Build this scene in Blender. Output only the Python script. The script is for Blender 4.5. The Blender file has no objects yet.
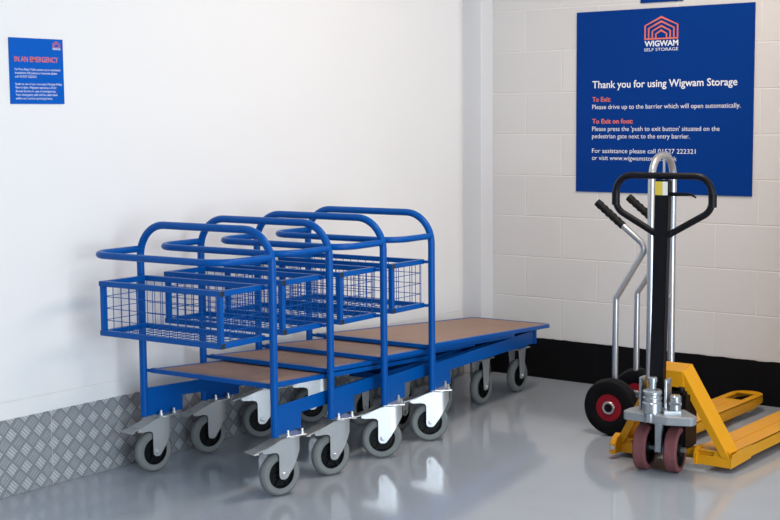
import bpy, bmesh, math, random
from mathutils import Vector, Matrix
random.seed(4)
S = bpy.context.scene
COL = S.collection
PI = math.pi

# ------------------------------------------------------------------ materials
def mat(name, col, rough=.5, metal=0., spec=.5, coat=0., bump=0., bscale=40., vary=0., vscale=6., emit=None):
    m = bpy.data.materials.new(name); m.use_nodes = True
    nt = m.node_tree; b = nt.nodes['Principled BSDF']
    b.inputs['Base Color'].default_value = (*col, 1)
    b.inputs['Roughness'].default_value = rough
    b.inputs['Metallic'].default_value = metal
    b.inputs['Specular IOR Level'].default_value = spec
    b.inputs['Coat Weight'].default_value = coat
    b.inputs['Coat Roughness'].default_value = .12
    tc = nt.nodes.new('ShaderNodeTexCoord')
    n = nt.nodes.new('ShaderNodeTexNoise'); n.inputs['Scale'].default_value = vscale; n.inputs['Detail'].default_value = 5
    nt.links.new(tc.outputs['Object'], n.inputs['Vector'])
    if vary:
        r = nt.nodes.new('ShaderNodeMix'); r.data_type = 'RGBA'
        r.inputs[6].default_value = (*[c * (1 - vary) for c in col], 1)
        r.inputs[7].default_value = (*[min(1, c * (1 + vary)) for c in col], 1)
        nt.links.new(n.outputs['Fac'], r.inputs[0]); nt.links.new(r.outputs[2], b.inputs['Base Color'])
    if bump:
        n2 = nt.nodes.new('ShaderNodeTexNoise'); n2.inputs['Scale'].default_value = bscale; n2.inputs['Detail'].default_value = 3
        nt.links.new(tc.outputs['Object'], n2.inputs['Vector'])
        bp = nt.nodes.new('ShaderNodeBump'); bp.inputs['Strength'].default_value = bump; bp.inputs['Distance'].default_value = .002
        nt.links.new(n2.outputs['Fac'], bp.inputs['Height']); nt.links.new(bp.outputs['Normal'], b.inputs['Normal'])
    return m

M = {}
M['blue'] = mat('blue powder coat', (.0, .078, .335), .33, spec=.15, vary=.08, vscale=3, bump=.08, bscale=120)
M['blackcap'] = mat('black plastic cap', (.012, .014, .02), .45)
M['board'] = mat('brown phenolic ply', (.285, .175, .128), .55, vary=.16, vscale=9, bump=.15, bscale=200)
M['zinc'] = mat('zinc plated steel', (.52, .54, .55), .30, metal=.6, vary=.06, vscale=14)
M['zincdull'] = mat('dull zinc steel', (.42, .45, .47), .42, metal=.6, vary=.1, vscale=20)
M['tyre'] = mat('grey rubber tyre', (.165, .182, .180), .62, spec=.3, vary=.08, vscale=12)
M['hub'] = mat('black plastic hub', (.004, .005, .006), .5, spec=.15)
M['signblue'] = mat('blue sign board', (.0, .036, .225), .5, spec=.08, vary=.03)
M['signblue2'] = mat('brighter blue sign board', (.0, .095, .46), .5, spec=.1, vary=.03)
M['white'] = mat('white lettering', (.80, .82, .86), .6)
M['orange'] = mat('orange lettering', (.72, .16, .10), .6)
M['yellow'] = mat('amber yellow paint', (.68, .305, .007), .38, spec=.3, vary=.07, vscale=5, bump=.05, bscale=90)
M['black'] = mat('black steel', (.0035, .004, .006), .42, spec=.2)
M['blackgrip'] = mat('black rubber grip', (.006, .006, .007), .6, spec=.2)
M['alu'] = mat('brushed aluminium tube', (.52, .54, .56), .30, metal=.85, vary=.05)
M['pumpsilver'] = mat('pump silver paint', (.44, .47, .50), .28, metal=.85, vary=.1, vscale=15)
M['pugrey'] = mat('cast grey paint', (.27, .29, .31), .45, metal=.2, vary=.12, vscale=20)
M['redpu'] = mat('worn red polyurethane', (.160, .056, .060), .6, spec=.25, vary=.35, vscale=22)
M['redhub'] = mat('red steel hub', (.31, .008, .020), .45, spec=.2)
M['rubber'] = mat('black rubber', (.004, .004, .005), .6, spec=.15)
M['trimwhite'] = mat('painted steel casing', (.66, .67, .69), .5)
M['ceil'] = mat('ceiling', (.72, .71, .69), .8)
M['stickyellow'] = mat('yellow sticker', (.62, .46, .05), .5)
M['stickwhite'] = mat('white sticker', (.72, .73, .66), .5)

def white_wall():
    m = mat('white wall board', (.79, .787, .782), .5, vary=.015, vscale=1.5, bump=.04, bscale=60)
    return m
M['wall'] = white_wall()
M['greywall'] = mat('dark grey front wall', (.30, .31, .33), .6)  # unseen front wall, made dark to cut its bounce light

def block_wall():
    m = bpy.data.materials.new('painted blockwork'); m.use_nodes = True
    nt = m.node_tree; N = nt.nodes; L = nt.links; b = N['Principled BSDF']
    b.inputs['Roughness'].default_value = .6; b.inputs['Specular IOR Level'].default_value = .12
    tc = N.new('ShaderNodeTexCoord'); sep = N.new('ShaderNodeSeparateXYZ'); L.new(tc.outputs['Object'], sep.inputs[0])
    ax = N.new('ShaderNodeMath'); ax.operation = 'ADD'; ax.inputs[1].default_value = BRX
    L.new(sep.outputs['X'], ax.inputs[0])
    az = N.new('ShaderNodeMath'); az.operation = 'ADD'; az.inputs[1].default_value = BRZ
    L.new(sep.outputs['Z'], az.inputs[0])
    cb = N.new('ShaderNodeCombineXYZ'); L.new(ax.outputs[0], cb.inputs[0]); L.new(az.outputs[0], cb.inputs[1])
    br = N.new('ShaderNodeTexBrick'); L.new(cb.outputs[0], br.inputs['Vector'])
    br.offset = .5; br.offset_frequency = 2; br.squash = 1
    br.inputs['Scale'].default_value = 1; br.inputs['Brick Width'].default_value = .45; br.inputs['Row Height'].default_value = .225
    br.inputs['Mortar Size'].default_value = .0045; br.inputs['Mortar Smooth'].default_value = .6; br.inputs['Bias'].default_value = 0
    br.inputs['Color1'].default_value = (.640, .625, .615, 1); br.inputs['Color2'].default_value = (.665, .650, .638, 1)
    br.inputs['Mortar'].default_value = (.74, .725, .71, 1)
    # black painted band along the foot
    lt = N.new('ShaderNodeMath'); lt.operation = 'LESS_THAN'
    nz = N.new('ShaderNodeTexNoise'); nz.inputs['Scale'].default_value = 14; L.new(tc.outputs['Object'], nz.inputs['Vector'])
    mz = N.new('ShaderNodeMath'); mz.operation = 'MULTIPLY_ADD'; mz.inputs[1].default_value = .012; mz.inputs[2].default_value = .217
    L.new(nz.outputs['Fac'], mz.inputs[0]); L.new(sep.outputs['Z'], lt.inputs[0]); L.new(mz.outputs[0], lt.inputs[1])
    sp = N.new('ShaderNodeTexNoise'); sp.inputs['Scale'].default_value = 38; sp.inputs['Detail'].default_value = 2
    L.new(tc.outputs['Object'], sp.inputs['Vector'])
    cr = N.new('ShaderNodeValToRGB'); cr.color_ramp.elements[0].position = .72; cr.color_ramp.elements[0].color = (.0035, .0035, .0045, 1)
    cr.color_ramp.elements[1].position = .80; cr.color_ramp.elements[1].color = (.06, .06, .065, 1)
    L.new(sp.outputs['Fac'], cr.inputs[0])
    mx = N.new('ShaderNodeMix'); mx.data_type = 'RGBA'
    L.new(lt.outputs[0], mx.inputs[0]); L.new(br.outputs['Color'], mx.inputs[6]); L.new(cr.outputs[0], mx.inputs[7])
    L.new(mx.outputs[2], b.inputs['Base Color'])
    # bump: recessed joints and open block texture
    n2 = N.new('ShaderNodeTexNoise'); n2.inputs['Scale'].default_value = 90; n2.inputs['Detail'].default_value = 4
    L.new(tc.outputs['Object'], n2.inputs['Vector'])
    ma = N.new('ShaderNodeMath'); ma.operation = 'MULTIPLY_ADD'; ma.inputs[1].default_value = -1.0
    mb = N.new('ShaderNodeMath'); mb.operation = 'MULTIPLY'; mb.inputs[1].default_value = .22
    L.new(n2.outputs['Fac'], mb.inputs[0]); L.new(br.outputs['Fac'], ma.inputs[0]); L.new(mb.outputs[0], ma.inputs[2])
    bp = N.new('ShaderNodeBump'); bp.inputs['Strength'].default_value = .55; bp.inputs['Distance'].default_value = .004
    L.new(ma.outputs[0], bp.inputs['Height']); L.new(bp.outputs['Normal'], b.inputs['Normal'])
    return m
BRX, BRZ = -.295 + .225 + .45 * 10, -.2232 + .225 * 11
M['block'] = block_wall()

def floor_mat():
    m = bpy.data.materials.new('grey epoxy floor'); m.use_nodes = True
    nt = m.node_tree; N = nt.nodes; L = nt.links; b = N['Principled BSDF']
    tc = N.new('ShaderNodeTexCoord')
    n = N.new('ShaderNodeTexNoise'); n.inputs['Scale'].default_value = 1.6; n.inputs['Detail'].default_value = 6
    L.new(tc.outputs['Object'], n.inputs['Vector'])
    cr = N.new('ShaderNodeValToRGB')
    cr.color_ramp.elements[0].position = .3; cr.color_ramp.elements[0].color = (.322, .366, .418, 1)
    cr.color_ramp.elements[1].position = .7; cr.color_ramp.elements[1].color = (.355, .400, .452, 1)
    L.new(n.outputs['Fac'], cr.inputs[0]); L.new(cr.outputs[0], b.inputs['Base Color'])
    n3 = N.new('ShaderNodeTexNoise'); n3.inputs['Scale'].default_value = 2.5; n3.inputs['Detail'].default_value = 5
    L.new(tc.outputs['Object'], n3.inputs['Vector'])
    mr = N.new('ShaderNodeMapRange'); mr.inputs['To Min'].default_value = .05; mr.inputs['To Max'].default_value = .14
    L.new(n3.outputs['Fac'], mr.inputs['Value']); L.new(mr.outputs[0], b.inputs['Roughness'])
    b.inputs['Specular IOR Level'].default_value = .55
    n2 = N.new('ShaderNodeTexNoise'); n2.inputs['Scale'].default_value = 30; n2.inputs['Detail'].default_value = 3
    L.new(tc.outputs['Object'], n2.inputs['Vector'])
    bp = N.new('ShaderNodeBump'); bp.inputs['Strength'].default_value = .10; bp.inputs['Distance'].default_value = .002
    L.new(n2.outputs['Fac'], bp.inputs['Height']); L.new(bp.outputs['Normal'], b.inputs['Normal'])
    return m
M['floor'] = floor_mat()

def checker_plate():
    """five-bar tread plate: on a 45 degree grid, groups of short raised bars turned alternately"""
    m = bpy.data.materials.new('aluminium tread plate'); m.use_nodes = True
    nt = m.node_tree; N = nt.nodes; L = nt.links; b = N['Principled BSDF']
    tc = N.new('ShaderNodeTexCoord')
    sep = N.new('ShaderNodeSeparateXYZ'); L.new(tc.outputs['Object'], sep.inputs[0])
    def math_(op, a, c=None, d=None):
        n = N.new('ShaderNodeMath'); n.operation = op
        for i, v in enumerate((a, c, d)):
            if v is None: continue
            if isinstance(v, (int, float)): n.inputs[i].default_value = v
            else: L.new(v, n.inputs[i])
        return n.outputs[0]
    Y, Z = sep.outputs['Y'], sep.outputs['Z']
    k = 1 / .068
    u = math_('MULTIPLY', math_('ADD', Y, Z), k); v = math_('MULTIPLY', math_('SUBTRACT', Y, Z), k)
    fu = math_('FRACT', u); fv = math_('FRACT', v)
    par = math_('MODULO', math_('ADD', math_('FLOOR', u), math_('FLOOR', v)), 2.0); par = math_('ABSOLUTE', par)
    # bars along u in even cells, along v in odd cells
    su = math_('ABSOLUTE', math_('SINE', math_('MULTIPLY', fu, 4 * PI)))
    sv = math_('ABSOLUTE', math_('SINE', math_('MULTIPLY', fv, 4 * PI)))
    inv = math_('SUBTRACT', 1.0, par)
    bars = math_('ADD', math_('MULTIPLY', su, par), math_('MULTIPLY', sv, inv))
    eu = math_('MULTIPLY', math_('GREATER_THAN', fu, .10), math_('LESS_THAN', fu, .90))
    ev = math_('MULTIPLY', math_('GREATER_THAN', fv, .10), math_('LESS_THAN', fv, .90))
    h = math_('MULTIPLY', bars, math_('MULTIPLY', eu, ev))
    h = math_('POWER', h, .7)
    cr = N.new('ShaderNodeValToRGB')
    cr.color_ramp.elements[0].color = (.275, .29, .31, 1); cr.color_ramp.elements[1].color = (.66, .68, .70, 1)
    L.new(math_('MULTIPLY', h, math_('MULTIPLY_ADD', par, .72, .20)), cr.inputs[0])  # bars turned one way get a brighter base colour, as if catching light
    L.new(cr.outputs[0], b.inputs['Base Color'])
    b.inputs['Metallic'].default_value = .35; b.inputs['Roughness'].default_value = .45
    bp = N.new('ShaderNodeBump'); bp.inputs['Strength'].default_value = .8; bp.inputs['Distance'].default_value = .002
    L.new(h, bp.inputs['Height']); L.new(bp.outputs['Normal'], b.inputs['Normal'])
    return m
M['tread'] = checker_plate()

# ------------------------------------------------------------------ mesh helpers
def fillet(pts, r, closed=False, seg=7):
    pts = [Vector(p) for p in pts]; out = []; n = len(pts)
    rs = r if isinstance(r, (list, tuple)) else [r] * n
    for i, p in enumerate(pts):
        if not closed and i in (0, n - 1): out.append(p); continue
        a = pts[i - 1]; c = pts[(i + 1) % n]; d1 = (a - p); d2 = (c - p)
        l1, l2 = d1.length, d2.length; d1.normalize(); d2.normalize()
        ang = d1.angle(d2)
        if rs[i] <= 0 or ang > PI - .01: out.append(p); continue
        t = min(rs[i] / math.tan(ang / 2), l1 * .49 if (closed or 0 < i - 1) else l1 * .98, l2 * .49 if (closed or i + 1 < n - 1) else l2 * .98)
        rr = t * math.tan(ang / 2)
        bis = (d1 + d2).normalized(); cen = p + bis * (rr / math.sin(ang / 2))
        s = p + d1 * t - cen; e = p + d2 * t - cen; axis = s.cross(e).normalized(); tot = s.angle(e)
        for j in range(seg + 1):
            out.append(cen + Matrix.Rotation(tot * j / seg, 3, axis) @ s)
    return out

class MB:
    def __init__(s): s.bm = bmesh.new(); s.M = Matrix.Identity(4)
    def v(s, p): return s.bm.verts.new(s.M @ Vector(p))
    def face(s, vs):
        try: return s.bm.faces.new(vs)
        except ValueError: return None
    def box(s, lo, hi, bev=0., seg=1):
        x0, y0, z0 = lo; x1, y1, z1 = hi
        P = [s.v(p) for p in ((x0,y0,z0),(x1,y0,z0),(x1,y1,z0),(x0,y1,z0),(x0,y0,z1),(x1,y0,z1),(x1,y1,z1),(x0,y1,z1))]
        F = [s.face([P[i] for i in f]) for f in ((3,2,1,0),(4,5,6,7),(0,1,5,4),(1,2,6,5),(2,3,7,6),(3,0,4,7))]
        if bev:
            es = {e for f in F for e in f.edges}
            bmesh.ops.bevel(s.bm, geom=list(es), offset=bev, segments=seg, affect='EDGES', clamp_overlap=True)
        return s
    def bar(s, a, b, w, h, up=(0, 0, 1), bev=0.):
        a, b = Vector(a), Vector(b); d = (b - a); L = d.length; d.normalize()
        x = d.cross(Vector(up)).normalized(); z = x.cross(d)
        old = s.M; s.M = s.M @ Matrix(((x.x,d.x,z.x,a.x),(x.y,d.y,z.y,a.y),(x.z,d.z,z.z,a.z),(0,0,0,1)))
        s.box((-w/2, 0, -h/2), (w/2, L, h/2), bev); s.M = old; return s
    def prism(s, poly, axis, d0, d1, bev=0.):
        """poly: 2D points; axis 'x': (y,z), 'y': (x,z), 'z': (x,y)"""
        def P(p, d): return {'x': (d, p[0], p[1]), 'y': (p[0], d, p[1]), 'z': (p[0], p[1], d)}[axis]
        A = [s.v(P(p, d0)) for p in poly]; B = [s.v(P(p, d1)) for p in poly]; n = len(poly)
        F = [s.face(A), s.face(list(reversed(B)))] + [s.face([A[i], B[i], B[(i+1) % n], A[(i+1) % n]]) for i in range(n)]
        F = [f for f in F if f]
        bmesh.ops.recalc_face_normals(s.bm, faces=F)
        if bev:
            es = {e for f in F[:2] for e in f.edges}
            bmesh.ops.bevel(s.bm, geom=list(es), offset=bev, segments=1, affect='EDGES', clamp_overlap=True)
        return s
    def hull(s, loops, cap=True):
        """skin a list of vertex loops (same count)"""
        R = [[s.v(p) for p in l] for l in loops]; n = len(R[0]); F = []
        for a, b in zip(R, R[1:]):
            for i in range(n): F.append(s.face([a[i], a[(i+1) % n], b[(i+1) % n], b[i]]))
        if cap: F += [s.face(list(reversed(R[0]))), s.face(R[-1])]
        bmesh.ops.recalc_face_normals(s.bm, faces=[f for f in F if f]); return s
    def tube(s, pts, r, seg=14, closed=False, cap=True):
        pts = [Vector(p) for p in pts]
        q = [pts[0]]
        for p in pts[1:]:
            if (p - q[-1]).length > 1e-5: q.append(p)
        pts = q; n = len(pts); rings = []; nrm = None
        for i, p in enumerate(pts):
            if closed: t = (pts[(i+1) % n] - pts[i-1])
            else: t = pts[min(i+1, n-1)] - pts[max(i-1, 0)]
            t.normalize()
            if nrm is None:
                nrm = t.orthogonal().normalized()
            else:
                nrm = (nrm - t * nrm.dot(t)).normalized()
            bn = t.cross(nrm)
            rr = r[i] if isinstance(r, (list, tuple)) else r
            rings.append([s.v(p + (nrm * math.cos(a) + bn * math.sin(a)) * rr) for a in [2*PI*k/seg for k in range(seg)]])
        m = n if closed else n - 1
        for i in range(m):
            a, b = rings[i], rings[(i+1) % n]
            for k in range(seg): s.face([a[k], a[(k+1) % seg], b[(k+1) % seg], b[k]])
        if cap and not closed:
            s.face(list(reversed(rings[0]))); s.face(rings[-1])
        return s
    def lathe(s, prof, c=(0, 0, 0), axis='z', seg=32):
        """prof: (r, h) list from one end to the other; open ends are capped"""
        c = Vector(c); rings = []
        for r, h in prof:
            ring = []
            for k in range(seg):
                a = 2*PI*k/seg; u, w = r*math.cos(a), r*math.sin(a)
                ring.append(s.v(c + Vector({'z': (u, w, h), 'x': (h, u, w), 'y': (w, h, u)}[axis])))
            rings.append(ring)
        for a, b in zip(rings, rings[1:]):
            for k in range(seg): s.face([a[k], a[(k+1) % seg], b[(k+1) % seg], b[k]])
        if prof[0] != prof[-1]:
            s.face(list(reversed(rings[0]))); s.face(rings[-1])
        return s
    def build(s, name, m, parent=None, smooth=35, loc=None):
        me = bpy.data.meshes.new(name)
        bmesh.ops.recalc_face_normals(s.bm, faces=s.bm.faces[:])
        s.bm.to_mesh(me); s.bm.free()
        for x in (m if isinstance(m, (list, tuple)) else [m]): me.materials.append(M[x])
        if smooth:
            for p in me.polygons: p.use_smooth = True
            me.set_sharp_from_angle(angle=math.radians(smooth))
        o = bpy.data.objects.new(name, me); COL.objects.link(o)
        if parent: o.parent = parent
        if loc: o.location = loc
        return o

def thing(name, label, cat, loc=(0, 0, 0), rz=0, group=None):
    o = bpy.data.objects.new(name, None); COL.objects.link(o); o.empty_display_size = .1
    o.location = loc; o.rotation_euler = (0, 0, rz)
    o['label'] = label; o['category'] = cat
    if group: o['group'] = group
    return o
def struct(name, mb, m, smooth=0, label=None):
    o = mb.build(name, m, None, smooth); o['kind'] = 'structure'
    if label: o['label'] = label
    return o
def copy_tree(o, parent=None):
    c = o.copy(); COL.objects.link(c)
    if parent: c.parent = parent
    for ch in list(o.children): copy_tree(ch, c)
    return c

# ------------------------------------------------------------------ room
RX, RY, RZ = 8.2, -10.0, 3.1
struct('floor', MB().box((-.2, RY - .2, -.1), (RX + 3.5, .2, 0)), 'floor')
# left wall of boards, with a shallow joint near the foot
# its far end is rounded back behind the corner casing
def plan(inset):
    p = [(-.2, RY), (-inset, RY), (-inset, -.24)]
    for k in range(1, 19):
        a = PI / 2 * k / 18; p.append((-.18 + (.18 - inset) * math.cos(a), -.24 + (.18 - inset) * math.sin(a)))
    return p + [(-.2, -.06)]
w = MB(); w.prism(plan(0), 'z', .372, RZ); w.prism(plan(0), 'z', 0, .369); w.prism(plan(.003), 'z', .369, .372)
struct('wall_left', w, 'wall', 30)
struct('wall_back', MB().box((-.2, 0, 0), (RX, .2, RZ)), 'block')
struct('wall_front', MB().box((-.2, RY - .2, 0), (RX, RY, RZ)), 'greywall')
w = MB()
w.box((RX, RY, 0), (RX + .2, -8.3, RZ)); w.box((RX, -3.3, 0), (RX + .2, .2, RZ)); w.box((RX, -8.3, 2.75), (RX + .2, -3.3, RZ))
struct('wall_right', w, 'wall')
struct('wall_light_blocker', MB().box((2.62, -1.05, 0), (2.80, 0, RZ)), 'wall')  # unseen return wall, added to shade the right end of the back wall
struct('ceiling', MB().box((-.2, RY - .2, RZ), (RX + .2, .2, RZ + .15)), 'ceil')
# boxed steel casing in the corner
w = MB(); w.box((-.15, -.117, 0), (.078, 0, RZ), .002)
w.box((.0, -.1185, 0), (.0795, 0, .222), .0005)
for f in w.bm.faces:
    if max(v.co.z for v in f.verts) < .23: f.material_index = 1
struct('trim_1', w, ['trimwhite', 'black'])
# tread plate along the foot of the left wall
w = MB()
for a, b in ((RY, -5.509), (-5.505, -3.069), (-3.065, -.63), (-.626, -.245)):
    w.box((.0, a, .0005), (.0045, b, .3014), .001)
    for yy in (a + .03, b - .03):
        for zz in (.04, .27): w.lathe([(.005, .0045), (.004, .0065), (.001, .007)], (0, yy, zz), 'x', 8)
out_ = plan(-.0045)[2:-1]; in_ = plan(0)[2:-1]      # last sheet follows the rounded end of the wall
w.prism(out_[:14] + in_[:14][::-1], 'z', .0005, .3014)
struct('baseboard_left', w, 'tread')

# ------------------------------------------------------------------ signs
def text_obj(name, body, size, m, parent, origin, width=None, cap=None, bold=0., wall='back', sp=1.0, z=.0):
    cu = bpy.data.curves.new(name, 'FONT'); cu.body = body; cu.size = 1; cu.extrude = .0; cu.offset = bold; cu.space_character = sp
    cu.resolution_u = 3
    t = bpy.data.objects.new(name + '_tmp', cu); COL.objects.link(t)
    dg = bpy.context.evaluated_depsgraph_get(); dg.update()
    me = bpy.data.meshes.new_from_object(t.evaluated_get(dg)); me.name = name
    bpy.data.objects.remove(t); bpy.data.curves.remove(cu)
    xs = [v.co.x for v in me.vertices]; x0, x1 = min(xs), max(xs)
    sy = cap / .69 if cap else size
    sx = width / (x1 - x0) if width else sy
    for v in me.vertices:
        u, h = (v.co.x - x0) * sx, v.co.y * sy
        if wall == 'back': v.co = (origin[0] + u, -.0008 - z, origin[1] + h)
        else: v.co = (.0006 + z, origin[0] + u, origin[1] + h)
    me.materials.clear(); me.materials.append(M[m])
    o = bpy.data.objects.new(name, me); COL.objects.link(o); o.parent = parent
    return o

def emblem(parent, cx, z0, wd, ht, wall, z, m='orange', n=4, lw=.13):
    """nested house outlines"""
    b = MB()
    for k in range(n):
        f = 1 - k * .215
        hw = wd / 2 * f; top = z0 + ht * (f if k else 1) ; ev = z0 + ht * .62 * (1 - k * .20)
        t = wd * .042
        outer = [(-hw, z0), (-hw, ev), (0, z0 + ht * (1 - k * .19)), (hw, ev), (hw, z0)]
        hi = hw - t
        inner = [(-hi, z0), (-hi, ev - t * .3), (0, z0 + ht * (1 - k * .19) - t * 1.3), (hi, ev - t * .3), (hi, z0)]
        def P(p):
            return (cx + p[0], -z, p[1]) if wall == 'back' else (z, cx + p[0], p[1])
        O = [b.v(P(p)) for p in outer]; I = [b.v(P(p)) for p in inner]
        for i in range(4): b.face([O[i], O[i+1], I[i+1], I[i]])
        if k == n - 1:
            pass
    # base line joining the feet
    hw = wd / 2; hn = wd / 2 * (1 - (n - 1) * .215)
    for sgn in (1,):
        q = [(-hw, z0), (hw, z0), (hw, z0 + wd * .04), (-hw, z0 + wd * .04)]
        if wall == 'back': b.face([b.v((cx + p[0], -z - .0001, p[1])) for p in q])
        else: b.face([b.v((z + .0001, cx + p[0], p[1])) for p in q])
    return b.build('emblem', m, parent, 0)

sg = thing('wall_sign', 'large square blue sign thanking customers, on white block wall behind pallet truck', 'sign', (1.1126, 0, 1.5167))
MI = Vector((-1.1126, 0, -1.5167))
def off(o): o.data.transform(Matrix.Translation(MI)); return o
off(MB().box((.615, -.008, 1.042), (1.6102, -.0005, 1.9915), .001).build('panel', 'signblue', sg, 0))
def T(name, body, z, x1, cap, m='white', bold=0., x0=.713):
    off(text_obj(name, body, 1, m, sg, (x0, z), x1 - x0, cap, bold, 'back', z=.0083))
zz = lambda y: 1.635 - (y - 80) * .00528
T('heading_lettering', 'Thank you for using Wigwam Storage', zz(88.3), 1.526, .037, bold=.014)
T('orange_lettering', 'To Exit:', zz(101.8), .822, .024, 'orange', .022)
T('body_lettering', 'Please drive up to the barrier which will open automatically.', zz(109.2), 1.545, .0235)
T('orange_lettering', 'To Exit on foot:', zz(123.6), .953, .024, 'orange', .022)
T('body_lettering', "Please press the 'push to exit button' situated on the", zz(131), 1.436, .0235)
T('body_lettering', 'pedestrian gate next to the entry barrier.', zz(138.3), 1.274, .0235)
T('body_lettering', 'For assistance please call 01527 222321', zz(152.9), 1.308, .0235)
T('body_lettering', 'or visit www.wigwamstorage.co.uk', zz(160), 1.204, .0235)
off(emblem(sg, 1.1095, 1.832, .190, .118, 'back', .0092))
T('emblem_lettering', 'WIGWAM', 1.7985, 1.205, .027, bold=.03, x0=1.016)
T('emblem_lettering', 'SELF STORAGE', 1.7735, 1.205, .0155, x0=1.014)

s3 = thing('wall_sign', 'second blue sign mounted just above the large thank-you sign, bottom edge showing', 'sign', (1.108, 0, 2.24))
MB().box((-.119, -.008, -.219), (.119, -.0005, .219), .001).build('panel', 'signblue', s3, 0)

s2 = thing('wall_sign', 'small blue emergency notice on the smooth white left wall', 'sign', (0, -3.0796, 1.6345))
MI = Vector((0, 3.0796, -1.6345))
off(MB().box((.0003, -3.2083, 1.510), (.004, -2.9509, 1.761), .0006).build('panel', 'signblue2', s2, 0))
def T2(name, body, z, y1, cap, m='white', bold=0., y0=-3.185):
    off(text_obj(name, body, 1, m, s2, (y0, z + (.008 if z < 1.7 else 0)), y1 - y0, cap, bold, 'left', z=.0042))
T2('heading_lettering', 'IN AN EMERGENCY', 1.6625, -2.977, .0200, 'orange', .012)
rows = [('For Fire, Flood, Theft, power cut or mechanical', -2.968), ('breakdown 24h phone or intercom please', -2.985), ('call 01527 222321', -3.085), None,
        ('Speak to one of our crew team Monday-Friday', -2.962), ('9am to 6pm. Wigwam operates a 24 hr', -2.99), ('Access Service in case of emergencies.', -2.992),
        ('Your emergency calls will be called back', -2.985), ('within our normal operating hours.', -3.01)]
zs = [1.6295, 1.616, 1.602, 0, 1.574, 1.5605, 1.5468, 1.533, 1.519]
for r, z0 in zip(rows, zs):
    if r: T2('body_lettering', r[0], z0, r[1], .0085)
off(emblem(s2, -2.984, 1.729, .038, .024, 'left', .0048, n=3))
T2('emblem_lettering', 'WIGWAM', 1.7195, -2.965, .0075, bold=.02, y0=-3.003)

# ------------------------------------------------------------------ casters (local: roll along +Y, swivel axis at the origin, top plate at z=.215)
WR = .08
def wheel_bm(tyre, hub, cy, w=.036, R=WR):
    # tyre ring
    h = w / 2
    tyre.lathe([(.052, -h*.9), (.060, -h*1.0), (R-.010, -h), (R-.003, -h*.72), (R, -h*.3), (R, h*.3), (R-.003, h*.72), (R-.010, h), (.060, h*1.0), (.052, h*.9), (.052, -h*.9)], (0, cy, R+.0005), 'x', 40)
    hub.lathe([(.053, -h*.8), (.053, h*.8), (.048, h*.8), (.046, h*.35), (.022, h*.35), (.018, h*1.15), (.0, h*1.15)][:6] + [(.008, h*1.15)], (0, cy, R+.0005), 'x', 32)
    hub.lathe([(.008, -h*1.15), (.018, -h*1.15), (.022, -h*.35), (.046, -h*.35), (.048, -h*.8), (.052, -h*.8)], (0, cy, R+.0005), 'x', 32)
    for k in range(6):                        # ribs
        a = k * PI / 3; d = Vector((0, math.cos(a), math.sin(a)))
        c = Vector((0, cy, R+.0005))
        hub.bar(c + d*.016, c + d*.048, .006, h*1.5, up=(1, 0, 0))

def add_fork(b, swivel):
    if swivel:
        side = [(-.062, .0805), (-.060, .070), (-.052, .0625), (-.038, .0615), (-.031, .064), (-.026, .069), (-.010, .090), (-.008, .205),
                (-.030, .206), (-.072, .192), (-.112, .176), (-.128, .172), (-.130, .164), (-.116, .160), (-.082, .160), (-.068, .157), (-.062, .148)]
        for s in (-1, 1):
            b.prism(side, 'x', s * .0255, s * .0290, .0006)
            b.lathe([(.0085, 0), (.0085, .004), (.0065, .006), (.002, .0065)] if s > 0 else [(.0085, 0), (.0085, -.004), (.0065, -.006), (.002, -.0065)], (s * .029, -.045, WR+.0005), 'x', 6)
        # rounded front web joining both cheeks
        U = []
        for k in range(19):
            a = PI * k / 18; U.append((math.cos(a), math.sin(a)))
        def web(f): return [f(c, q) for c, q in U]
        zb_ = lambda q: .0895 + .075 * q
        yo = lambda q: -.010 + .048 * q
        rings = [web(lambda c, q: (.029 * c, yo(q), zb_(q))), web(lambda c, q: (.029 * c, yo(q), .206)),
                 web(lambda c, q: (.0255 * c, yo(q) - .0035 * q, .206)), web(lambda c, q: (.0255 * c, yo(q) - .0035 * q, zb_(q)))]
        V = [[b.v(p) for p in r] for r in rings]
        for i in range(4):
            A_, B_ = V[i], V[(i+1) % 4]
            for k in range(18): b.face([A_[k], A_[k+1], B_[k+1], B_[k]])
        b.lathe([(.040, .204), (.042, .206), (.042, .209), (.038, .211)], (0, 0, 0), 'z', 24)
    else:
        side = [(-.020, .0805), (-.018, .072), (-.008, .0655), (.008, .0655), (.018, .072), (.020, .0805), (.026, .165), (.034, .208), (-.034, .208), (-.026, .165)]
        for s in (-1, 1):
            b.prism(side, 'x', s * .0265, s * .0300, .0006)
            b.lathe([(.009, 0), (.009, s*.004), (.006, s*.007), (.002, s*.0075)], (s * .030, 0, WR+.0005), 'x', 6)
        b.box((-.030, -.046, .205), (.030, .046, .2105))
    b.box((-.050, -.043, .2105), (.050, .043, .2148), .001)

def bolt_bm():
    b = MB(); b.lathe([(.0105, .2150), (.0105, .2165), (.0075, .2170), (.0075, .2235), (.005, .2240), (.005, .2330), (.003, .2345)], (0, 0, 0), 'z', 10); return b

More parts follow.
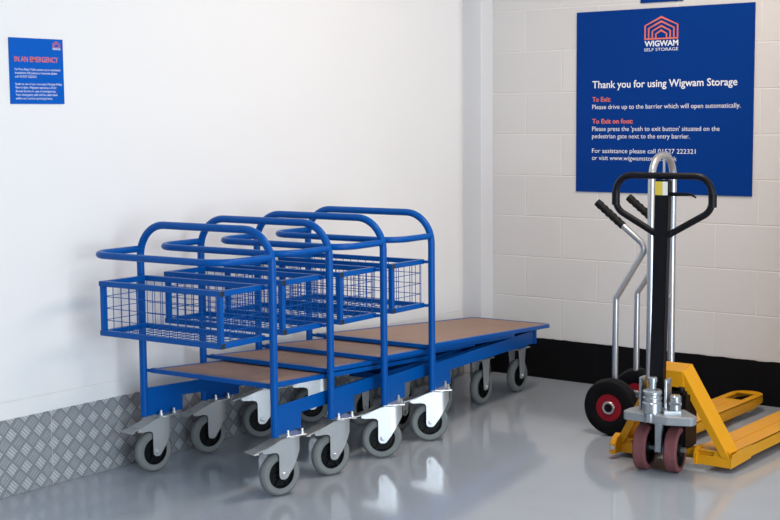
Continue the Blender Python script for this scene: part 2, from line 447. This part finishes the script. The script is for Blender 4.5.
def make_caster(parent, swivel, bolts=((.037, .030), (.037, -.030))):
    b = MB(); add_fork(b, swivel)
    f = b.build('swivel_caster' if swivel else 'fixed_caster', 'zinc', parent)
    ty, hb = MB(), MB(); wheel_bm(ty, hb, -.045 if swivel else 0)
    ty.build('tyre', 'tyre', f); hb.build('hub', 'hub', f)
    if swivel:
        p = MB()     # brake pedal plate: bridge between the cheeks behind the wheel
        p.prism([(-.160, .1655), (-.160, .1685), (-.126, .1755), (-.085, .1895), (-.040, .2065), (-.040, .2035), (-.085, .1865), (-.126, .1725)], 'x', -.031, .031, .0005)
        p.box((-.034, -.168, .163), (.034, -.148, .1672), .001)
        for k in range(4): p.bar((-.026, -.150 + .008*k, .1695 + .0022*k), (.026, -.150 + .008*k, .1695 + .0022*k), .003, .004)
        p.build('brake_pedal', 'zincdull', f)
    return f

# ------------------------------------------------------------------ platform trolley
def make_trolley():
    t = thing('platform_trolley', 'x', 'trolley', (0, 0, 0))
    HW = .3525; R = .0156
    # upright hoop
    b = MB(); b.tube(fillet([(-HW, 0, .216), (-HW, 0, 1.0195), (HW, 0, 1.0195), (HW, 0, .216)], .135, seg=12), R, 16)
    b.build('upright_hoop', 'blue', t)
    # push handle loop
    b = MB(); b.tube(fillet([(-HW, -.012, .918), (-HW, -.286, .918), (HW, -.286, .918), (HW, -.012, .918)], .105, seg=10), .0138, 14)
    b.build('push_handle', 'blue', t)
    # basket
    BX, y0, y1, zb, zt = .320, -.262, -.008, .594, .812
    b = MB(); e = .021
    for z in (zb + e/2, zt - e/2):
        b.box((-BX, y0, z-e/2), (BX, y0+e, z+e/2), .0012)
        b.box((-BX + .001, y1-e*.9, z-e/2), (BX - .001, y1, z+e/2), .0012)
        for s in (-1, 1): b.box((s*(BX-e/2)-e/2, y0+e, z-e/2), (s*(BX-e/2)+e/2, y1-e*.9, z+e/2), .0012)
    for s in (-1, 1):
        b.box((s*(BX-e*.55)-e*.5, y0+.001, zb+e), (s*(BX-e*.55)+e*.5, y0+e, zt-e), .0012)
        for z in (zb + e/2, zt - e/2): b.box((min(s*(BX-.012), s*(HW-.010)), y1-.016, z-.006), (max(s*(BX-.012), s*(HW-.010)), y1-.001, z+.006))
    bk = b.build('basket', 'blue', t)
    for s in (-1, 1):
        for z in (zb + e/2, zt - e/2):
            MB().box((min(s*BX, s*(BX+.0035)), y0+.0005, z-e/2+.0005), (max(s*BX, s*(BX+.0035)), y0+e-.0005, z+e/2-.0005), .0008).build('end_cap', 'blackcap', bk)
    def grid(nm, P, nu, nv, du, dv):
        g = MB(); P = Vector(P); U, V = Vector(du), Vector(dv)
        for i in range(nu + 1):
            a = P + U * i / nu; g.tube([a, a + V], .0016, 5)
        for j in range(1, nv):
            a = P + V * j / nv; g.tube([a, a + U], .0016, 5)
        g.build('wire_panel', 'blue', bk)
    X2 = BX - e*.9; yA, yB = y0 + e*.5, y1 - e*.5
    grid('f', (-X2, yA+.004, zb+e*.7), 14, 4, (2*X2, 0, 0), (0, 0, zt-zb-e*1.4))
    grid('b', (-X2, yB, zb+e*.7), 14, 4, (2*X2, 0, 0), (0, 0, zt-zb-e*1.4))
    for s in (-1, 1): grid('s', (s*(BX-e*.5), yA+.008, zb+e*.7), 5, 4, (0, yB-yA-.012, 0), (0, 0, zt-zb-e*1.4))
    grid('u', (-X2, yA, zb+e*.5), 14, 5, (2*X2, 0, 0), (0, yB-yA, 0))
    # deck: sloping, tapering board in a steel rim
    sl, L, d0 = .058, 1.330, .012; th = .018
    ztop = lambda y: .420 - sl * y
    hw = lambda y: .318 - .052 * y
    out = fillet([(-hw(d0), d0, 0), (hw(d0), d0, 0), (hw(L), L, 0), (-hw(L), L, 0)], [0.0001, 0.0001, .055, .055], True, 6)
    rim = .020
    def inset(p):
        x, y = p.x, p.y
        yy = min(max(y, d0 + rim), L - rim); h = hw(y) - rim
        return Vector((max(-h, min(h, x * (h / max(hw(y), .01)))), yy, 0))
    inn = [inset(p) for p in out]
    b = MB(); n = len(out)
    A = [b.v((p.x, p.y, ztop(p.y))) for p in out]; B = [b.v((p.x, p.y, ztop(p.y)-th)) for p in out]
    C_ = [b.v((p.x, p.y, ztop(p.y))) for p in inn]; D = [b.v((p.x, p.y, ztop(p.y)-th)) for p in inn]
    for i in range(n):
        j = (i+1) % n
        b.face([A[i], A[j], C_[j], C_[i]]); b.face([B[j], B[i], D[i], D[j]]); b.face([A[j], A[i], B[i], B[j]]); b.face([C_[i], C_[j], D[j], D[i]])
    for s in (-1, 1):   # tabs welding the rim to the posts
        b.box((min(s*.312, s*.345), .010, .4035), (max(s*.312, s*.345), .020, .4155))
    rim_o = b.build('deck_rim', 'blue', t)
    for s in (-1, 1):
        MB().box((s*.3195-.0035, d0-.0012, .4015), (s*.3195+.0035, d0+.020, .4198), .001).build('end_cap', 'blackcap', rim_o)
    b = MB()
    A = [b.v((p.x*1.0, p.y, ztop(p.y)-.0015)) for p in inn]; B = [b.v((p.x, p.y, ztop(p.y)-.014)) for p in inn]
    b.face(A); b.face(list(reversed(B)))
    for i in range(n): b.face([A[i], A[(i+1) % n], B[(i+1) % n], B[i]])
    b.build('deck_board', 'board', t)
    # side rails in a narrowing V
    rx = lambda y: .350 - .138 * y
    prof = [(.0, .216), (.195, .216), (.195, .278), (1.27, .244), (1.27, .312), (0, .335)]
    for s in (-1, 1):
        b = MB()
        P = [b.v((s*(rx(y)+.0025), y, z)) for y, z in prof]; Q = [b.v((s*(rx(y)-.0025), y, z)) for y, z in prof]
        b.face(P); b.face(list(reversed(Q))); m = len(P)
        for i in range(m): b.face([P[i], P[(i+1) % m], Q[(i+1) % m], Q[i]])
        b.build('side_rail', 'blue', t, 0)
    b = MB()
    b.box((-.186, 1.245, .240), (.186, 1.268, .3155), .001); b.box((-.176, 1.190, .2155), (.125, 1.268, .243), .001)
    b.box((-.150, 1.22, .312), (.150, 1.2449, .3225), .001)
    b.build('cross_member', 'blue', t, 0)
    fix = Matrix.Translation((0, 0, 1.4477 * (1 - ZS))) @ Matrix.Diagonal((.98, .98, ZS, 1))
    for o in [c for c in t.children_recursive]: o.data.transform(fix)
    return t

ZS = .9805
cart = make_trolley()
sw = make_caster(cart, True); fx = make_caster(cart, False)
bolt = bolt_bm().build('bolt', 'zinc', cart)
for o in [sw, fx, bolt] + list(sw.children) + list(fx.children): o.data.transform(Matrix.Diagonal((1.08, 1.08, 1.114, 1) if o in (sw, fx, bolt) or o.name.startswith('brake') else (1.08, 1.08, 1.08, 1)))
for f in (sw, fx):
    for o in f.children:
        if o.name.startswith(('tyre', 'hub')): o.data.transform(Matrix.Translation((0, 0, .0)))
carts_def = [   # x, y, swivel angles (left, right) in degrees
    (.520, -2.716, ((8, .094), (16, .094)), 'blue platform trolley with wire basket, nearest the camera, front of the nested row'),
    (.482, -2.338, ((12, .075), (18, .066)), 'blue platform trolley, second from the front of the nested row, hoop behind the nearest one'),
    (.492, -2.000, ((40, .075), (44, .066)), 'blue platform trolley, third from the front of the nested row, second from back wall'),
    (.474, -1.632, ((40, .075), (45, .070)), 'blue platform trolley at the back of the nested row, brown deck reaching the corner')]
ROT = math.radians(2.5)
proto_parts = [c for c in cart.children if c not in (sw, fx, bolt)]
def place_casters(root, angs):
    for s, a in ((-1, angs[0]), (1, angs[1])):
        c = copy_tree(sw, root); c.location = (s*.340, a[1], 0); c.rotation_euler = (0, 0, -math.radians(a[0]) - ROT)
        for u in (-1, 1):
            for q in (-1, 1):
                k = bolt.copy(); COL.objects.link(k); k.parent = c; k.location = (u*.040, q*.032, 0)
        c = copy_tree(fx, root); c.location = ((-.150, .076)[s > 0], 1.222, 0)
roots = []
for i, (x, y, angs, lab) in enumerate(carts_def):
    if i == 0: r = cart
    else:
        r = cart.copy(); COL.objects.link(r)
        for c in proto_parts: copy_tree(c, r)
    r.location = (x, y, 0); r.rotation_euler = (0, 0, ROT); r['label'] = lab; r['group'] = 'blue nested platform trolleys'
    roots.append(r)
for r, d in zip(roots, carts_def): place_casters(r, d[2])
for o in (sw, fx):
    for c in list(o.children): bpy.data.objects.remove(c)
    bpy.data.objects.remove(o)
bpy.data.objects.remove(bolt)

# ------------------------------------------------------------------ pallet truck
pt = thing('pallet_truck', 'yellow hand pallet truck with black tiller and red steering wheels, at right', 'pallet truck', (1.850, -1.45, 0))
def make_fork(s):
    b = MB()
    xo, xi = .262, .102; L0, L1 = .10, 1.365
    zt, zs = .085, .034
    xc = (xo + xi) / 2
    # top plate outline with rounded nose and a roller window
    nose = []
    for k in range(13):
        a = PI * k / 12
        nose.append((xc + (xo-xc) * math.cos(a)**1 if True else 0, L1 - .085 + .085 * math.sin(a)))
    outline = [(xo, L0)] + nose + [(xi, L0)]
    # top as strips around the window
    def quad(x0, x1, y0, y1, z0=zt-.005, z1=zt): b.box((min(s*x0, s*x1), y0, z0), (max(s*x0, s*x1), y1, z1))
    quad(xi, xo, L0, 1.13); quad(xi, xc-.042, 1.13, 1.285); quad(xc+.046, xo, 1.13, 1.285)
    tip = [(xo, 1.285)] + nose + [(xi, 1.285)]
    b.prism([(s*x, y) for x, y in tip], 'z', zt-.005, zt)
    # skirts
    def zl(y):
        return zs if y < 1.20 else zs + (y - 1.20) / (L1 - 1.20) * .026
    path = [(xo, L0), (xo, .6), (xo, 1.0), (xo, 1.20)] + nose + [(xi, 1.20), (xi, 1.0), (xi, .6), (xi, L0)]
    top = [b.v((s*x, y, zt)) for x, y in path]; bot = [b.v((s*x, y, zl(y))) for x, y in path]
    cin = [(xc + (x-xc)*.94, min(y, L1-.005)) for x, y in path]
    top2 = [b.v((s*x, y, zt-.004)) for x, y in cin]; bot2 = [b.v((s*x, y, zl(y))) for x, y in cin]
    n = len(path)
    for i in range(n - 1):
        b.face([top[i], top[i+1], bot[i+1], bot[i]]); b.face([top2[i+1], top2[i], bot2[i], bot2[i+1]]); b.face([bot[i], bot[i+1], bot2[i+1], bot2[i]])
    # heel: toe plate with pivot lug at the steering end
    b.box((min(s*xi, s*xo), L0, .022), (max(s*xi, s*xo), L0+.010, .062), .002)
    b.prism([(L0, .022), (L0+.20, .028), (L0+.20, .085), (L0+.06, .085), (L0, .060)], 'x', s*xo - .004*s, s*xo + .0015*s)
    b.prism([(L0-.012, .024), (L0+.05, .022), (L0+.05, .095), (L0+.012, .095), (L0-.012, .070)], 'x', s*(xi+.002), s*(xi+.014))
    # stiffening rib pressed along the top
    b.bar((s*xc, .30, zt+.0008), (s*xc, 1.05, zt+.0008), .010, .004)
    f = b.build('fork', 'yellow', pt)
    r = MB(); r.lathe([(.012, -.030), (.030, -.030), (.033, -.027), (.033, .027), (.030, .030), (.012, .030)], (s*xc, 1.205, .0335), 'x', 24)
    r.build('load_roller', 'pugrey', f)
    if s < 0:
        b = MB()      # pivot lug standing proud at the heel
        y1 = .045
        b.prism([(y1, .022), (L0+.08, .022), (L0+.08, .085), (y1+.05, .104), (y1+.02, .092), (y1, .066)], 'x', s*(xo-.030), s*(xo-.002), .003)
        b.build('pivot_lug', 'yellow', f)
        r = MB(); r.lathe([(.011, 0), (.011, -.004), (.006, -.007)], (-xo+.016, y1, .050), 'y', 14)
        r.build('pivot_bolt', 'zinc', f)
    return f
for s in (-1, 1): make_fork(s)
# A-frame: leaning risers, head box, back panel
b = MB()
for s in (-1, 1):
    def q(x, y, z): return (s*x, y, z)
    lo = [q(.262, .085, .060), q(.262, .265, .085), q(.205, .265, .085), q(.215, .085, .060)]
    lo = [q(.256, .098, .062), q(.256, .180, .085), q(.216, .180, .085), q(.222, .098, .062)]
    hi = [q(.066, .060, .405), q(.066, .150, .422), q(.030, .150, .422), q(.030, .060, .405)]
    b.hull([lo, hi])
    b.prism([(s*.262, .03), (s*.262, .085), (s*.222, .10), (s*.19, .085), (s*.175, .03)], 'y', .104, .110)
b.hull([[(-.070, .056, .340), (.070, .056, .340), (.070, .152, .340), (-.070, .152, .340)],
        [(-.066, .056, .406), (.066, .056, .406), (.066, .152, .424), (-.066, .152, .424)]])
b.prism([(-.12, .235), (.12, .235), (.070, .36), (-.070, .36)], 'y', .150, .156)
b.box((-.25, .150, .030), (.25, .174, .080), .002)
b.build('frame', 'yellow', pt, 25)
# lever rods under the forks
b = MB()
b.lathe([(.022, -.24), (.022, .24)], (0, .135, .065), 'x', 16)
b.build('torsion_tube', 'yellow', pt)
# black reservoir block between the risers, added for the shade under the frame
b = MB(); b.box((-.085, .02, .085), (.095, .145, .325), .012, 2); b.box((-.060, .145, .10), (.060, .148, .30), .001)
b.lathe([(.014, .325), (.014, .340), (.009, .344)], (.06, .06, 0), 'z', 12)
b.build('reservoir_shade_block', 'black', pt)
# steering assembly
RS = Matrix.Rotation(math.radians(4), 4, 'Z')
b = MB(); b.M = RS
pl = fillet([(-.114, -.125, 0), (.085, -.145, 0), (.180, -.110, 0), (.180, -.070, 0), (.09, .030, 0), (-.09, .030, 0), (-.114, -.06, 0)], .018, True, 4)
b.prism([(p.x, p.y) for p in pl], 'z', .222, .257, .003)
b.prism([(-.03, .04), (.03, .04), (.05, .20), (-.05, .20)], 'z', .20, .235)
b.build('pump_base', 'pugrey', pt, 25)
b = MB(); b.M = RS
b.lathe([(.040, .250), (.040, .300), (.036, .304), (.036, .312), (.039, .314), (.039, .322), (.035, .325), (.035, .333), (.039, .336), (.039, .345), (.034, .352), (.022, .356), (.015, .358), (.015, .382), (.019, .383), (.019, .400), (.016, .404)], (.004, -.100, 0), 'z', 24)
b.lathe([(.016, .228), (.018, .236), (.018, .262)], (.010, -.138, 0), 'z', 14)
for x in (-.060, .048):
    b.box((x-.006, -.075, .255), (x+.006, -.020, .392), .003)
    b.lathe([(.012, -.010), (.012, .010)], (x, -.048, .378), 'x', 12)
b.lathe([(.024, .255), (.024, .325), (.018, .332)], (.085, -.060, 0), 'z', 16)
b.bar((.07, -.085, .300), (.128, -.105, .306), .012, .010, bev=.002)
b.bar((.05, -.10, .262), (.11, -.06, .262), .03, .02, bev=.003)
b.bar((-.045, -.05, .33), (-.115, .02, .305), .009, .009)
b.bar((-.045, -.05, .315), (-.115, .02, .290), .009, .009)
b.build('hydraulic_pump', 'pumpsilver', pt)
RW = Matrix.Rotation(math.radians(11), 4, 'Z')
b = MB(); b.M = RW
b.lathe([(.022, .20), (.022, .225)], (0, -.035, 0), 'z', 18)
b.box((-.016, -.040, .080), (.016, -.008, .222), .004)
b.lathe([(.011, -.105), (.011, .105)], (0, -.005, .093), 'x', 14)
b.lathe([(.019, -.018), (.019, .018)], (0, -.015, .093), 'x', 16)
b.build('axle_yoke', 'pumpsilver', pt)
for s in (-1, 1):
    R_, h = .0925, .026
    b = MB(); b.M = RW
    c = (s*.064 - .002, -.005, R_+.0005)
    b.lathe([(.072, -h), (R_-.006, -h), (R_, -h+.006), (R_, h-.006), (R_-.006, h), (.072, h), (.072, -h)], c, 'x', 40)
    w_ = b.build('steering_wheel', 'redpu', pt)
    b = MB(); b.M = RW
    b.lathe([(.0731, -h*.9), (.0731, h*.9), (.064, h*.9), (.060, h*.35), (.028, h*.35), (.024, h*.95), (.010, h*.95)], c, 'x', 32)
    b.lathe([(.010, -h*.95), (.024, -h*.95), (.028, -h*.35), (.060, -h*.35), (.064, -h*.9), (.0725, -h*.9)], c, 'x', 32)
    b.build('hub', 'hub', w_)
# tiller
RT = Matrix.Translation((.012, 0, 0)) @ Matrix.Rotation(math.radians(5), 4, 'Z')
b = MB(); b.M = RT
b.box((-.0285, -.052, .345), (.0285, -.010, 1.190), .004, 2)
for v in b.bm.verts: v.co.x += (v.co.z - 1.15) * .020
tl = b.build('tiller', 'black', pt)
b = MB(); b.M = RT
y = -.031
b.tube(fillet([(-.02, y, .968), (-.203, y, 1.070), (-.203, y, 1.206), (.200, y, 1.206), (.200, y, 1.070), (.02, y, .968)], [0, .06, .07, .07, .06, 0], seg=9), .0135, 14)
for s in (-1, 1):
    b.tube([(s*.2035, y, 1.085), (s*.2035, y, 1.140)], .0165, 14)
b.build('handle_loop', 'black', tl)
b = MB(); b.M = RT
b.prism([(.02, 1.142), (.10, 1.140), (.122, 1.136), (.138, 1.123), (.136, 1.119), (.117, 1.128), (.02, 1.125)], 'y', -.036, -.028)
b.build('release_lever', 'black', tl)
b = MB(); b.M = RT
b.box((-.026, -.0532, 1.130), (.004, -.0522, 1.184)); b.build('yellow_sticker', 'stickyellow', tl, 0)
b = MB(); b.M = RT
b.box((.0045, -.0532, 1.130), (.026, -.0522, 1.184))
b.build('white_sticker', 'stickwhite', tl, 0)

# ------------------------------------------------------------------ hand truck
ht = thing('hand_truck', 'silver aluminium hand truck with red-hubbed black wheels, behind the pallet truck', 'hand truck', (1.374, -1.005, 0), math.radians(4))
NL, FL = .016, .262; N_, F_ = .046, .285      # near and far side planes
b = MB()
b.tube(fillet([(.184, NL, .025), (.184, NL, 1.268), (.184, FL, 1.268), (.184, FL, .025)], .105, seg=10), .0165, 14)
b.tube([(.186, .15, 1.262), (.186, .15, .10)], .006, 8)
for z in (.62, .30): b.tube([(.184, NL, z), (.184, FL, z)], .008, 10)
b.build('loop_frame', 'alu', ht)
for y in (N_, F_):
    gx, gz = (0, 0) if y == N_ else (.048, .012)
    b = MB()
    b.tube(fillet([(.002, y, .13), (.004, y, .622), (.150+gx*.3, y, .862), (.044+gx, y, .946+gz), (-.030+gx, y, 1.006+gz)], [0, .03, .045, .01, 0], seg=7), .0140, 12)
    b.bar((.150, y, .842), (.186, y, .842), .012, .02)
    sr = b.build('side_rail', 'alu', ht)
    g = MB()
    a0, a1 = Vector((.036+gx, y, .952+gz)), Vector((-.092+gx, y, 1.055+gz)); pts = []; rr = []
    for k in range(25):
        u = k / 24; pts.append(a0.lerp(a1, u)); rr.append(.0180 + .0016 * math.sin(u * 12 * PI) * (1 if .08 < u < .92 else 0))
    g.tube(pts, rr, 14); g.build('grip', 'blackgrip', sr)
b = MB()
b.tube([(0, -.03, .131), (0, .33, .131)], .010, 12)
for y in (N_, F_):
    b.bar((0, y, .131), (.186, y, .215), .006, .026); b.bar((0, y, .131), (.186, y, .075), .006, .022)
b.build('axle', 'alu', ht)
for y in (-.002, .302):
    b = MB(); h = .042; R_ = .130
    b.lathe([(.060, -h*.7), (.075, -h*.9), (.100, -h), (.120, -h*.8), (R_-.002, -h*.4), (R_, 0), (R_-.002, h*.4), (.120, h*.8), (.100, h), (.075, h*.9), (.060, h*.7), (.060, -h*.7)], (.009, y, R_+.0005), 'y', 44)
    wo = b.build('wheel', 'rubber', ht)
    b = MB()
    b.lathe([(.062, -h*.75), (.058, -h*.62), (.050, -h*.25), (.034, -h*.25), (.030, -h*.9), (.012, -h*.9), (.012, h*.9), (.030, h*.9), (.034, h*.25), (.050, h*.25), (.058, h*.62), (.062, h*.75)], (.009, y, R_+.0005), 'y', 36)
    b.build('hub', 'redhub', wo)
    b = MB(); b.lathe([(.020, -h*.905), (.027, -h*.96), (.029, -h*.90), (.031, -h*.85), (.020, -h*.85), (.020, -h*.905)], (.009, y, R_+.0005), 'y', 24); b.build('hub_ring', 'zinc', wo)
    b = MB(); b.lathe([(.004, -h*1.0), (.018, -h*.96), (.0185, -h*.88)], (.009, y, R_+.0005), 'y', 20); b.build('hub_cap', 'hub', wo)
b = MB()
b.box((.199, .02, .012), (.205, .28, .235), .002)
b.bar((.186, N_, .03), (.205, N_, .03), .02, .02); b.bar((.186, F_, .03), (.205, F_, .03), .02, .02)
b.build('toe_plate', 'alu', ht)

# ------------------------------------------------------------------ camera
F_PX, YAW, PIT, ROL = 1387.1761, .6568, .1026, -.0084
C = Vector((4.378, -6.5316, 1.4477))
fw = Vector((-math.sin(YAW)*math.cos(PIT), math.cos(YAW)*math.cos(PIT), -math.sin(PIT)))
r0 = Vector((math.cos(YAW), math.sin(YAW), 0)); u0 = r0.cross(fw)
rt = r0*math.cos(ROL) + u0*math.sin(ROL); up = -r0*math.sin(ROL) + u0*math.cos(ROL)
cam = bpy.data.cameras.new('camera'); co = bpy.data.objects.new('camera', cam); COL.objects.link(co)
cam.sensor_width = 36; cam.lens = F_PX / 780 * 36; cam.clip_start = .05
bk = -fw
co.matrix_world = Matrix(((rt.x, up.x, bk.x, C.x), (rt.y, up.y, bk.y, C.y), (rt.z, up.z, bk.z, C.z), (0, 0, 0, 1)))
S.camera = co

# ------------------------------------------------------------------ light
W = bpy.data.worlds.new('world'); S.world = W; W.use_nodes = True
bg = W.node_tree.nodes['Background']; bg.inputs[0].default_value = (.75, .85, 1, 1); bg.inputs[1].default_value = .5
def area(name, loc, target, sx, sy, power, col):
    l = bpy.data.lights.new(name, 'AREA'); l.shape = 'RECTANGLE'; l.size = sx; l.size_y = sy; l.energy = power; l.color = col
    o = bpy.data.objects.new(name, l); COL.objects.link(o); o.location = loc
    d = Vector(target) - Vector(loc); o.rotation_euler = d.to_track_quat('-Z', 'Y').to_euler(); return o
area('doorway_daylight', (RX - .02, -5.8, 1.40), (0, -5.8, 1.40), 4.9, 2.65, 395, (.80, .90, 1.0))
area('ceiling_lamp', (1.9, -1.6, RZ - .05), (1.9, -1.6, 0), .35, 1.5, 46, (1.0, .83, .68))
area('ceiling_lamp', (4.6, -3.6, RZ - .05), (4.6, -3.6, 0), .35, 1.5, 30, (1.0, .90, .80))

S.view_settings.view_transform = 'Standard'; S.view_settings.look = 'None'; S.view_settings.gamma = 1
S.view_settings.use_curve_mapping = False
S.view_settings.exposure = 0.10
